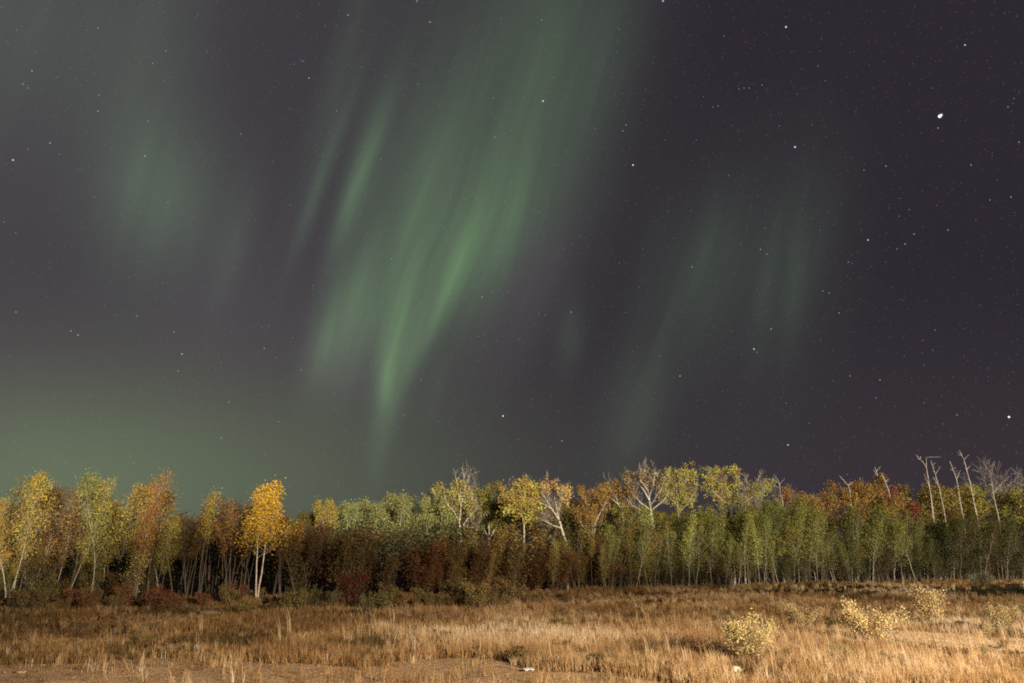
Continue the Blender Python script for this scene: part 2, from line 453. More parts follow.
# ------------------------------------------------------------------ growing trees
class Tube:
    def __init__(s): s.V, s.Q, s.T, s.n = [], [], [], 0
    def add(s, P, rad, sides=5):
        P = np.asarray(P, float); rad = np.asarray(rad, float); k = len(P)
        tan = np.gradient(P, axis=0)
        tan /= np.linalg.norm(tan, axis=1, keepdims=True) + 1e-9
        ref = np.array([1., 0, 0]) if abs(tan[0, 0]) < .8 else np.array([0, 1., 0])
        a = np.cross(tan, ref); a /= np.linalg.norm(a, axis=1, keepdims=True) + 1e-9
        b = np.cross(tan, a)
        th = np.arange(sides) * 2 * math.pi / sides
        ring = P[:, None] + rad[:, None, None] * (np.cos(th)[None, :, None] * a[:, None] + np.sin(th)[None, :, None] * b[:, None])
        s.V.append(ring.reshape(-1, 3))
        i = np.arange(k - 1)[:, None] * sides + np.arange(sides)[None]
        j = np.arange(k - 1)[:, None] * sides + (np.arange(sides)[None] + 1) % sides
        s.Q.append(np.stack([i, j, j + sides, i + sides], -1).reshape(-1, 4) + s.n)
        s.n += k * sides
        s.V.append(P[-1:] + tan[-1:] * rad[-1])
        last = s.n - sides
        s.T.append(np.array([(last + q, last + (q + 1) % sides, s.n) for q in range(sides)]))
        s.n += 1
    def build(s, name, mat, parent=None):
        return mesh_obj(name, np.concatenate(s.V), [np.concatenate(s.Q), np.concatenate(s.T)], mat, parent, smooth=True)

def leaf_mesh(name, rng, anchors, n, size, sigma, mat, parent, flat=0.0, zs=1.0):
    A = np.asarray(anchors)
    which = rng.integers(0, len(A), n)
    C = A[which] + rng.normal(0, 1, (n, 3)) * sigma * np.array([1, 1, zs])
    C[:, 2] = np.maximum(C[:, 2], .03)
    cl = rng.random(len(A))[which]
    nrm = rng.normal(0, 1, (n, 3)); nrm[:, 2] += flat
    nrm /= np.linalg.norm(nrm, axis=1, keepdims=True)
    t = np.cross(nrm, rng.normal(0, 1, (n, 3))); t /= np.linalg.norm(t, axis=1, keepdims=True)
    w = np.cross(nrm, t)
    L = size * rng.uniform(.6, 1.35, n)[:, None]
    V = np.stack([C - t * L * .55, C + w * L * .36, C + t * L * .6 + nrm * L * .12, C - w * L * .36], 1).reshape(-1, 3)
    Q = np.arange(4 * n).reshape(n, 4)
    return mesh_obj(name, V, [Q], mat, parent, attrs={'tint': np.repeat(rng.random(n), 4), 'clump': np.repeat(cl, 4)})

def unit(v):
    return v / (np.linalg.norm(v) + 1e-9)
def stem(rng, p, d, L, k, wig, up):
    P = [np.array(p, float)]
    d = unit(np.array(d, float))
    for i in range(k):
        d = unit(d + rng.normal(0, wig, 3) + np.array([0, 0, up]))
        P.append(P[-1] + d * L / k)
    return np.array(P)
def along(P, t):
    x = t * (len(P) - 1); i = min(int(x), len(P) - 2)
    return P[i] + (P[i + 1] - P[i]) * (x - i), unit(P[i + 1] - P[i])
def grow(seed, H, r0, base=.35, nb=16, blen=1.2, ang=55, up=.10, sub=3, subl=.5, wig=.05, lean=(0, 0), shape='oval', stems=1, splay=.0, third=0, kfork=0, forkat=.4, bt=.45, mt=.003):
    """a branching skeleton: tubes for wood, points for leaves. Height about H"""
    rng = np.random.default_rng(seed)
    T, A = Tube(), []
    def twig(P, r, lvl, L):
        n = sub if lvl == 1 else third
        for q in range(n):
            t = rng.uniform(.3, 1.0)
            p, d = along(P, t)
            o = unit(np.cross(d, rng.normal(0, 1, 3)))
            l2 = L * subl * rng.uniform(.6, 1.2) * (1.15 - .5 * t)
            P2 = stem(rng, p, d * .75 + o * .8, l2, 3, .12, up)
            T.add(P2, np.linspace(max(r * .5, mt * 1.3), mt, len(P2)), 3)
            for tt in (.35, .7, 1.0): A.append(along(P2, tt)[0])
            if lvl == 1 and third: twig(P2, r * .5, 2, l2)
    def leader(P, r, b0, nbr, bl):
        for i in range(nbr):
            s = (i + rng.uniform(0, 1)) / nbr
            t = b0 + (1 - b0) * s * .97
            p, d = along(P, t)
            az = i * 2.4 + rng.uniform(-.5, .5)
            prof = {'oval': math.sin(math.pi * (.22 + .72 * s)), 'cone': 1.05 - .85 * s, 'fan': .45 + .6 * s, 'col': .75 + .25 * math.sin(math.pi * s)}[shape]
            l = bl * prof * rng.uniform(.7, 1.2)
            a = R(ang) * (1.15 - .6 * s)
            dd = np.array([math.cos(az) * math.sin(a), math.sin(az) * math.sin(a), math.cos(a)]) + d * .3
            P2 = stem(rng, p, dd, l, 4, .10, up)
            rr = max(.006, r * (1 - t * .85) * bt)
            T.add(P2, np.linspace(rr, .004, len(P2)), 4)
            for tt in (.45, .65, .85, 1.0): A.append(along(P2, tt)[0])
            twig(P2, rr, 1, l)
    for q in range(stems):
        az = rng.uniform(0, 6.28)
        dirv = np.array([lean[0] + splay * math.cos(az + q * 2.1), lean[1] + splay * math.sin(az + q * 2.1), 1.0])
        o = np.array([math.cos(az + q * 2.1), math.sin(az + q * 2.1), 0]) * (.16 * (stems > 1))
        h = H * (1 if q == 0 else rng.uniform(.72, .97))
        if kfork == 0:
            P = stem(rng, o, dirv, h, 9, wig, .02)
            T.add(np.vstack([[o - np.array([0, 0, .25])], P]), np.concatenate([[r0 * 1.35], r0 * np.linspace(1, .12, len(P))]), 7 if r0 > .05 else 5)
            leader(P, r0, base, nb, blen)
        else:
            P = stem(rng, o, dirv, h * forkat, 5, wig, .02)
            T.add(np.vstack([[o - np.array([0, 0, .25])], P]), np.concatenate([[r0 * 1.35], r0 * np.linspace(1, .72, len(P))]), 8)
            for j in range(kfork):
                a2 = j * 6.283 / kfork + rng.uniform(-.4, .4)
                sp = rng.uniform(.45, .95) if j else .15
                P3 = stem(rng, P[-1 - (j % 2)], np.array([math.cos(a2) * sp, math.sin(a2) * sp, 1.0]), h * (1 - forkat) * rng.uniform(.85, 1.05), 7, wig * 1.6, .03)
                T.add(P3, r0 * .62 * np.linspace(1, .1, len(P3)), 6)
                leader(P3, r0 * .6, .22, nb, blen)
    return T, A, rng

PROTO = {}
def proto(kind, i, wood, leaves):
    """a pattern tree's meshes: (trunk mesh, crown mesh)"""
    T, A, rng = grow(**wood)
    if leaves.get('top'):
        A = [a for a in A if a[2] < wood['H'] * leaves['top']] or A
    t = T.build('trunk', wood_mat[kind] if kind in wood_mat else M_BARK)
    c = leaf_mesh('crown', rng, A, leaves['n'], leaves['size'], leaves['sig'], M_LEAF, None, zs=leaves.get('zs', 1.0)) if leaves['n'] else None
    vs = np.empty(len(t.data.vertices) * 3, dtype=np.float32); t.data.vertices.foreach_get('co', vs)
    hz = float(vs.reshape(-1, 3)[:, 2].max())
    PROTO.setdefault(kind, []).append((t.data, c.data if c else None, hz))
    bpy.data.objects.remove(t)
    if c: bpy.data.objects.remove(c)
wood_mat = {'birch': M_BIRCH, 'poplar': M_BIRCH, 'aspen': M_BIRCH, 'sapling': M_BIRCH, 'sparse': M_BIRCH}
for i in range(7):      # slim saplings in full green leaf
    proto('sapling', i, dict(seed=100 + i, H=9, r0=.031, base=.24, nb=22, blen=2.1, ang=40, up=.15, sub=3, subl=.5, wig=.07, shape=('oval', 'cone', 'col')[i % 3], lean=((i - 2) * .03, 0)), dict(n=1350, size=.15, sig=.26, zs=1.5))
for i in range(6):      # taller aspens with leaf from mid height
    proto('aspen', i, dict(seed=130 + i, H=9, r0=.055, base=.34, nb=20, blen=2.3, ang=50, up=.13, sub=4, subl=.55, wig=.07, shape='fan' if i % 2 else 'oval'), dict(n=2700, size=.12, sig=.26))
for i in range(4):      # thin bare poles with a wisp of leaf on top
    proto('pole', i, dict(seed=160 + i, H=8, r0=.05, base=.62, nb=12, blen=1.2, ang=38, up=.10, sub=4, subl=.6, wig=.04, shape='fan', stems=1 + i % 3, splay=.10), dict(n=1500, size=.12, sig=.24))
for i in range(5):      # rusty small trees leafed to the ground
    proto('thicket', i, dict(seed=190 + i, H=5, r0=.05, base=.15, nb=14, blen=1.2, ang=50, up=.10, sub=4, subl=.55, wig=.06, shape='oval', stems=2 + i % 2, splay=.22), dict(n=1800, size=.12, sig=.22))
for i in range(4):      # round pale willows
    proto('willow', i, dict(seed=220 + i, H=11, r0=.16, nb=9, blen=2.0, ang=50, up=.08, sub=4, subl=.5, wig=.05, shape='oval', kfork=5, forkat=.28), dict(n=7500, size=.20, sig=.30))
for i in range(5):      # old poplars: white limbs, clumped crowns
    proto('poplar', i, dict(seed=250 + i, H=12, r0=.16, nb=7, blen=2.2, ang=62, up=.03, sub=5, subl=.5, wig=.06, shape='oval', kfork=6 + i % 2, forkat=.60), dict(n=6500, size=.18, sig=.26))
for i in range(3):      # the same, half bare
    proto('sparse', i, dict(seed=280 + i, H=12, r0=.24, nb=9, blen=2.3, ang=50, up=.06, sub=6, subl=.6, wig=.06, shape='fan', kfork=5, forkat=.5), dict(n=1300, size=.17, sig=.30))
for i in range(2):      # quite bare fans of twigs
    proto('bare', i, dict(seed=300 + i, H=12, r0=.16, nb=11, blen=2.4, ang=30, up=.08, sub=8, subl=.7, wig=.06, shape='fan', kfork=6, forkat=.5, mt=.016), dict(n=60, size=.12, sig=.2))
for i in range(4):      # broad mounded crowns
    proto('maple', i, dict(seed=320 + i, H=12, r0=.17, nb=10, blen=2.6, ang=60, up=.05, sub=4, subl=.5, wig=.05, shape='oval', kfork=5, forkat=.35), dict(n=8000, size=.20, sig=.30))
for i in range(4):      # waist to head high shrubs
    proto('shrub', i, dict(seed=340 + i, H=1.7, r0=.018, base=.12, nb=9, blen=.55, ang=50, up=.10, sub=3, subl=.5, wig=.08, shape='oval', stems=6, splay=.45), dict(n=1500, size=.085, sig=.10))
for i in range(3):      # loose open bushes with large pale leaves
    proto('bush', i, dict(seed=360 + i, H=1.6, r0=.016, base=.15, nb=8, blen=.45, ang=45, up=.12, sub=3, subl=.5, wig=.07, shape='col', stems=9, splay=.55), dict(n=5200, size=.055, sig=.10))

RND = random.Random(7)
def plant(kind, i, px, Y, top, leaf, bark, name, label, cat, group=None, width=1.0, rz=None, lean=0.0, dx=0.0):
    """stand a tree at column px of the edge, Y metres off, its tip at row top"""
    tm, cm, hz = PROTO[kind][i % len(PROTO[kind])]
    x, y = foot(px, Y)
    z0 = gz(x, y)
    h = at(px, top, Y).z - z0
    s = h / hz
    o = thing(name, (x, y, z0 - .02), label, cat, group, RND.uniform(0, 6.28) if rz is None else rz, (s * width, s * width, s))
    if lean:
        o.rotation_mode = 'XYZ'
        o.rotation_euler = (0, lean, 0)
    t = bpy.data.objects.new('trunk', tm); COL.objects.link(t); t.parent = o; t.color = (*bark, 1)
    if cm:
        c = bpy.data.objects.new('crown', cm); COL.objects.link(c); c.parent = o; c.color = (*leaf, 1)
    return o
def vary(c, a=.15):
    k = 1 + RND.uniform(-a, a)
    return tuple(max(.005, q * k * (1 + RND.uniform(-a, a) * .5)) for q in c)
PALE, GREY, DARKB, WHITE = (.50, .45, .38), (.20, .17, .14), (.10, .075, .055), (.58, .52, .44)
YELLOW, GOLD, OLIVE, GREEN, LIME = (.36, .27, .055), (.62, .385, .035), (.17, .15, .035), (.22, .22, .05), (.25, .26, .085)
RUST, ORANGE, RED, BROWN, PALEG = (.17, .075, .025), (.38, .17, .045), (.24, .055, .030), (.12, .065, .025), (.30, .31, .115)

# ---- left stand of aspens
for px, Y, top, i, leaf, bark, label, w, lean in (
    (7, 54.5, 473, 0, (.48, .37, .08), PALE, 'leaning yellow aspen with long bare trunk, outermost at the left of the wood', .85, .10),
    (66, 55, 478, 1, (.42, .36, .08), PALE, 'yellow-green aspen with pale bowed trunk left of the greener aspen', .9, .05),
    (90, 55.5, 479, 2, (.30, .31, .09), PALE, 'greener aspen with straight pale trunk behind the big leafy bush', .85, .02),
    (133, 56, 467, 3, ORANGE, PALE, 'tallest aspen of the left stand, orange-red top and long grey-white trunk', .75, .02),
    (150, 55.5, 520, 0, (.40, .34, .10), GREY, 'small crooked yellow-leaved tree leaning right at the dark gap', .8, .18)):
    plant('aspen', i, px, Y, top, leaf, bark, 'aspen_tree', label, 'tree', None, w, lean=lean)
for k, (px, top) in enumerate(((-60, 482), (-42, 476), (-22, 480), (-6, 488), (18, 492), (30, 497), (42, 486), (54, 492), (78, 484), (100, 482), (112, 488), (122, 478), (146, 486), (158, 494), (172, 500), (50, 505), (105, 500), (25, 508), (-30, 500), (5, 505), (66, 498), (90, 500), (118, 506), (135, 498), (160, 512), (38, 500), (75, 512), (12, 515))):
    plant('aspen', k, px, 56.5 + RND.uniform(0, 6), top - (4 if k % 3 else -4), vary(RND.choice([(.46, .34, .075), (.30, .25, .06), (.40, .25, .07), (.34, .19, .065), (.36, .30, .08)])), vary(PALE if k % 2 else GREY), 'aspen_tree',
          'yellow-brown aspen crowded behind the front trunks of the left stand', 'tree', 'aspens filling the left stand', RND.uniform(.85, 1.25))
for k in range(12):
    px = -20 + k * 15 + RND.uniform(-5, 5)
    plant('thicket', k, px, 56.5 + RND.uniform(0, 4), RND.uniform(552, 582), vary(RND.choice([OLIVE, (.22, .16, .045), (.16, .11, .035)])), vary(GREY), 'thicket_tree',
          'low olive-brown young tree under the left aspens', 'tree', 'young growth under the left aspens', RND.uniform(1.0, 1.4))
# ---- thin grey poles between the gap and the birch
for k in range(26):
    px = 178 + k * 4.9 + RND.uniform(-3, 3)
    if abs(px - 262) < 8: continue
    top = np.interp(px, (178, 200, 228, 250, 300), (512, 500, 500, 512, 518)) + RND.uniform(-4, 8)
    plant('pole', k, px, 57.5 + RND.uniform(0, 6), top, vary(RND.choice([(.20, .10, .03), (.26, .14, .04), BROWN])), vary(GREY), 'pole_tree',
          'slim grey-stemmed young tree with thin rusty top beside the golden birch', 'tree', 'grey-stemmed young trees around the birch', RND.uniform(.8, 1.1))
plant('pole', 1, 199, 57, 489, YELLOW, GREY, 'pole_tree', 'slim young tree with yellow top, tallest between left stand and golden birch', 'tree', None, .9)
plant('pole', 2, 229, 57.5, 497, (.38, .2, .06), GREY, 'pole_tree', 'slim young tree with orange top just left of the golden birch', 'tree', None, .9)
# ---- the golden birch
T, A, rng = grow(seed=12, H=7.5, r0=.06, base=.38, nb=28, blen=1.95, ang=58, up=.08, sub=4, subl=.5, wig=.05, shape='cone', stems=2, splay=.05, bt=.25)
bx_, by_ = foot(258, 56.0)
bt = thing('birch_tree', (bx_, by_, gz(bx_, by_)), 'golden-leaved birch with bright white forked trunks, alone at the edge of the wood', 'tree', None, .6, (1, 1, 1))
q = T.build('trunk', M_BIRCH, bt); q.color = (.85, .74, .64, 1)
A = [a for a in A if a[2] > 2.9]
q = leaf_mesh('crown', rng, A, 7600, .11, .26, M_LEAF, bt); q.color = (*GOLD, 1)
# ---- rusty thicket right of the birch
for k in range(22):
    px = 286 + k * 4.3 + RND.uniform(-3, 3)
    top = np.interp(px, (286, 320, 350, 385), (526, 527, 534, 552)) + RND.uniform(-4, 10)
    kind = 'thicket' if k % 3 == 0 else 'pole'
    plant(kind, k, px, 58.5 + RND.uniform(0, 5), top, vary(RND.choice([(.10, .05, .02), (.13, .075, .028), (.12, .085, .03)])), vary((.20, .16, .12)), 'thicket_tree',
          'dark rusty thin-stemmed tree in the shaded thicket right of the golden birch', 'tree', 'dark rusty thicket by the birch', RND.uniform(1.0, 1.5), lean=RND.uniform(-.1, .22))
# ---- pale willows behind
plant('poplar', 3, 322, 74, 500, (.40, .30, .06), PALE, 'poplar_tree', 'small bright yellow poplar poking up left of the pale willows', 'tree', None, .62)
for k, (px, top) in enumerate(((338, 504), (352, 506), (366, 502), (380, 500), (394, 500), (407, 497), (420, 497), (434, 500), (446, 504), (312, 515), (330, 518), (300, 520))):
    plant('willow', k, px, 78 + RND.uniform(0, 9), top, vary(PALEG if px > 332 else OLIVE, .1), vary(PALE), 'willow_tree',
          'pale green round-topped willow in the row above the dark gap' if px > 332 else 'olive round-topped tree low behind the golden birch', 'tree', 'pale willows behind the gap' if px > 332 else 'olive trees behind the birch', RND.uniform(.75, .95))
# ---- old poplars along the skyline, each told apart
for kind, i, px, Y, top, leaf, bark, label, w in (
    ('poplar', 0, 490, 84, 483, (.27, .24, .05), PALE, 'olive-yellow poplar between the bare-topped poplar and the yellow one', .8),
    ('poplar', 2, 592, 86, 488, (.34, .20, .06), PALE, 'orange-tan poplar low on the skyline left of the white-limbed tree', .9),
    ('sparse', 1, 784, 110, 485, (.34, .25, .06), PALE, 'thin yellow-brown poplar with grey twigs before the orange crowns', .8)):
    plant(kind, i, px, Y, top, leaf, bark, 'poplar_tree', label, 'tree', None, w)
for k in range(30):
    px = 440 + k * 12 + RND.uniform(-5, 5)
    top = np.interp(px, (440, 520, 580, 640, 700, 740, 800), (500, 498, 501, 500, 511, 508, 500)) + RND.uniform(-3, 9)
    plant('poplar' if k % 3 else 'maple', k, px, 90 + RND.uniform(0, 12), top, vary(RND.choice([(.24, .22, .055), OLIVE, (.28, .20, .05), (.17, .19, .05)])), vary(DARKB), 'poplar_tree',
          'olive-yellow poplar crowded behind the tall skyline poplars', 'tree', 'poplars filling the skyline', RND.uniform(.7, .95))
# ---- brown front trees, middle
for k in range(64):
    px = 422 + k * 3.6 + RND.uniform(-4, 4)
    top = np.interp(px, (428, 470, 560, 650), (540, 532, 530, 522)) + RND.uniform(-4, 30)
    kind = ('thicket', 'sapling', 'thicket', 'pole')[k % 4]
    plant(kind, k, px, yedge(px) + 1 + RND.uniform(0, 6), top, vary(RND.choice([RUST, (.20, .10, .034), (.17, .095, .035), (.22, .14, .045), (.25, .18, .055), (.20, .155, .045)])), vary(GREY if k % 2 else DARKB), 'thicket_tree',
          'rusty brown small tree in the low front rank of the middle wood', 'tree', 'rusty front rank of the middle wood', RND.uniform(.9, 1.6))
for px, top, leaf, label in ((553, 541, (.40, .31, .09), 'short yellow-olive sapling standing forward of the rusty front rank'),
                             (607, 545, (.34, .28, .08), 'short olive sapling in front, right of the shorter yellow-olive one'),
                             (487, 552, (.34, .24, .07), 'low yellowish sapling in front of the rusty trees'),
                             (512, 540, (.16, .10, .03), 'brownish sapling with straight stem between the two yellowish front saplings'),
                             (640, 525, (.17, .15, .045), 'olive sapling with pale bare foot at the start of the green stand')):
    plant('sapling', int(px), px, yedge(px) - .5, top, leaf, PALE, 'sapling', label, 'sapling', None, .95)
# ---- the green stand to the right
for k in range(150):
    px = 580 + (k % 50) * 9.2 + RND.uniform(-7, 7)
    row = k // 50
    top = np.interp(px, (585, 640, 720, 800, 870, 900, 1024), (533, 514, 508, 504, 510, 516, 518)) + RND.choice((RND.uniform(-9, 12), RND.uniform(-6, 12), RND.uniform(12, 45))) + row * 1
    leaf = vary(RND.choice([GREEN, GREEN, (.22, .20, .05), (.20, .175, .045), (.15, .155, .04)]), .12)
    if px < 640: leaf = vary(RND.choice([OLIVE, (.15, .11, .035), GREEN]))
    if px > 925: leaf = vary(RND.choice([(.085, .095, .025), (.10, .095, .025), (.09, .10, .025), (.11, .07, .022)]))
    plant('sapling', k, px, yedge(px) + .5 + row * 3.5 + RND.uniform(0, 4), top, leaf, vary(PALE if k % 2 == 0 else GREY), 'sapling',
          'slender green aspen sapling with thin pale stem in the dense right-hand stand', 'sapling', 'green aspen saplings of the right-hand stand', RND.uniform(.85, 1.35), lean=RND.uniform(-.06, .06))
for px, top, label in ((760, 520, 'bright yellow-green sapling at the front of the green stand'),
                       (690, 517, 'yellow-green sapling with clear pale stem at the left front of the green stand')):
    plant('sapling', int(px), px, yedge(px) - .5, top, (.34, .33, .08), PALE, 'sapling', label, 'sapling', None, .8)
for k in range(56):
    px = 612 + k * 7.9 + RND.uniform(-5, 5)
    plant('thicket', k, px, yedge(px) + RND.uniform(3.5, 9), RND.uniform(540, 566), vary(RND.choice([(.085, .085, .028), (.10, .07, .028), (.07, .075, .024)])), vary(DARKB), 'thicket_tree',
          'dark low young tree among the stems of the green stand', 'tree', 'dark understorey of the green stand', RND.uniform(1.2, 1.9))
# ---- coloured crowns behind the green stand
for px, top, Y, leaf, w, label in (
    (803, 489, 117, (.36, .20, .07), .7, 'bright orange maple crown behind the green stand'),
    (826, 493, 121, (.32, .20, .065), .75, 'dull orange maple right of the bright orange one'),
    (858, 482, 121, (.34, .20, .06), .75, 'tan maple with thin crown beneath the bent snag'),
    (884, 478, 122, (.34, .21, .055), .75, 'golden-tan maple between the two close white snags'),
    (905, 487, 123, (.26, .075, .05), .8, 'crimson maple, the only red crown behind the green stand'),
    (930, 485, 125, (.32, .25, .065), 1.1, 'yellow-olive maple behind the forked snags'),
    (958, 487, 126, (.33, .24, .06), 1.1, 'ochre maple behind the two tallest snags'),
    (985, 487, 127, (.32, .27, .065), 1.15, 'yellow-olive maple beside the short forked snag'),
    (1016, 487, 127, (.30, .26, .065), 1.2, 'yellow-olive maple beneath the bare grey treetop'),
    (1048, 485, 128, (.28, .24, .06), 1.2, 'olive maple at the far right end of the wood')):
    plant('maple', int(px), px, Y, top, leaf, DARKB, 'maple_tree', label, 'tree', None, w)
plant('bare', 0, 1013, 131, 453, OLIVE, (.40, .36, .33), 'bare_tree', 'bare grey treetop fanning above the yellow-olive maples', 'tree', None, .8)
plant('bare', 1, 806, 122, 482, OLIVE, (.33, .29, .27), 'bare_tree', 'small bare grey treetop just left of the orange maple', 'tree', None, .6)
plant('bare', 0, 750, 98, 472, OLIVE, (.36, .32, .30), 'bare_tree', 'bare grey treetop showing between the two yellow poplars', 'tree', None, .7)
plant('bare', 1, 472, 84, 474, OLIVE, (.42, .36, .30), 'bare_tree', 'bare twiggy treetop behind the bare-topped yellow-green poplar', 'tree', None, .6)
plant('bare', 1, 548, 86, 486, OLIVE, (.42, .36, .30), 'bare_tree', 'bare pinkish treetop behind the half-bare poplar', 'tree', None, .7)

# ---- dead snags
def snag(Y, main, limbs, label, r=.13):
    rng = np.random.default_rng(int(main[0][0]))
    pts = [at(px, py, Y + i * .15) for i, (px, py) in enumerate(main)]
    x0, y0 = pts[0].x + (pts[0].x - pts[1].x) * .5, Y
    z0 = gz(x0, y0)
    o = thing('snag', (x0, y0, z0), label, 'snag')
    P = np.array([(x0, y0, z0 - .2)] + [tuple(p) for p in pts])
    r *= .66
    P -= np.array([x0, y0, z0])
    t = np.linspace(0, 1, 26)
    cum = np.concatenate([[0], np.cumsum(np.linalg.norm(np.diff(P, axis=0), axis=1))]); cum /= cum[-1]
    PP = np.stack([np.interp(t, cum, P[:, k]) for k in range(3)], 1) + np.cumsum(rng.normal(0, .018, (26, 3)), 0)
    T = Tube(); T.add(PP, r * np.linspace(1.35, .42, 26) * (1 + rng.uniform(-.12, .12, 26)), 7)
    for k in range(14):
        p, d = along(PP, rng.uniform(.5, .99))
        T.add(stem(rng, p, np.array([rng.normal(0, 1), rng.normal(0, 1), .5]), rng.uniform(.2, .7), 3, .2, .05), np.linspace(.028, .012, 4), 4)
    q = T.build('trunk', M_BIRCH, o); q.color = (.60, .53, .46, 1)
    for L in limbs:
        B = np.array([tuple(at(px, py, Y + .3 + k * .2 * (1 if rng.random() > .5 else -1))) for k, (px, py) in enumerate(L)]) - np.array([x0, y0, z0])
        B[0] = PP[np.argmin(np.linalg.norm(PP - B[0], axis=1))]
        tt = np.linspace(0, 1, 8); c2 = np.concatenate([[0], np.cumsum(np.linalg.norm(np.diff(B, axis=0), axis=1))]); c2 /= c2[-1]
        BB = np.stack([np.interp(tt, c2, B[:, k]) for k in range(3)], 1) + np.cumsum(rng.normal(0, .02, (8, 3)), 0) * np.linspace(0, 1, 8)[:, None]
        T = Tube(); T.add(BB, r * .55 * np.linspace(1, .35, 8), 5)
        q = T.build('branch', M_BIRCH, o); q.color = (.56, .49, .43, 1)
snag(120, [(934, 520), (931, 490), (927, 466), (917, 455)], [[(927, 466), (926.5, 457), (941.5, 456.6)], [(931, 486), (924, 473)], [(922, 460), (921, 456)]], 'white dead snag with crooked forked top and level arm')
snag(119, [(945, 515), (940, 490), (936, 477), (931, 461)], [[(936, 474), (941, 465.5)], [(938, 484), (933, 478)], [(933, 467), (936, 463)]], 'thin white snag with one short fork just right of the crooked snag', .11)
snag(118, [(965, 530), (960, 503), (956, 480), (949, 461.5)], [[(956, 478), (960.5, 470)], [(953, 471), (950, 469)]], 'leaning white snag with short side stub, left of the tallest snag', .12)
snag(119, [(979, 525), (976, 511), (969, 480), (964, 461), (959, 450.5)], [[(964, 462), (968, 455)], [(967, 472), (971, 465)], [(971, 488), (966, 483)], [(961, 455), (958, 455)], [(973, 497), (977, 492)]], 'tallest white snag, straight and studded with stubs', .14)
snag(119, [(998, 522), (997, 512), (994, 500), (991, 481)], [[(994, 492), (999, 486), (1005, 479.5)], [(992, 485), (989, 483)]], 'short white snag with one long arm rising to the right', .13)
snag(118, [(896, 525), (893, 510), (889, 490), (881.7, 473.8)], [[(886, 482), (890, 478)]], 'smooth white snag leaning left, nearer of a close pair', .15)
snag(120, [(885, 515), (884, 503), (882, 487), (875.6, 467.7)], [[(879, 478), (873, 470)], [(877, 471), (880, 467)]], 'white snag with split top, farther of a close pair', .13)
snag(119, [(850, 505), (849, 493), (847, 485), (838, 476)], [[(848, 487), (852, 483)]], 'bent white snag arching left above the tan maple', .12)
snag(115, [(781, 500), (779, 495), (778, 483), (774, 478.5)], [[(778, 483), (785, 478.5)], [(778, 487), (772, 485)]], 'small antler-shaped snag left of the orange maples', .09)

# ---- the depth of the wood behind the ranks
def forest_mass():
    rng = np.random.default_rng(77)
    A, T = [], Tube()
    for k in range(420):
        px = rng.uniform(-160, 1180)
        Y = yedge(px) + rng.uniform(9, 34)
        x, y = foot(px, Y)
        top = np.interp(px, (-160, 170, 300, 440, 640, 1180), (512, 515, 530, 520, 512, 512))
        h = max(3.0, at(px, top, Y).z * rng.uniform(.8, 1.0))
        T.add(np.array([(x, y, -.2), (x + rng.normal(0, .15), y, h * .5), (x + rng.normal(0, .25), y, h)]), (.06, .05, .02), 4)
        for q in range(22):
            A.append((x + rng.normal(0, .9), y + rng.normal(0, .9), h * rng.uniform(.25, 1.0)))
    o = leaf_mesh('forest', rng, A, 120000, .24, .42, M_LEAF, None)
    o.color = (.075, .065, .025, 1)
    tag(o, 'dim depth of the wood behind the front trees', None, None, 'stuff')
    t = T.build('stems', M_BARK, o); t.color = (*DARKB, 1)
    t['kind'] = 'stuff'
forest_mass()

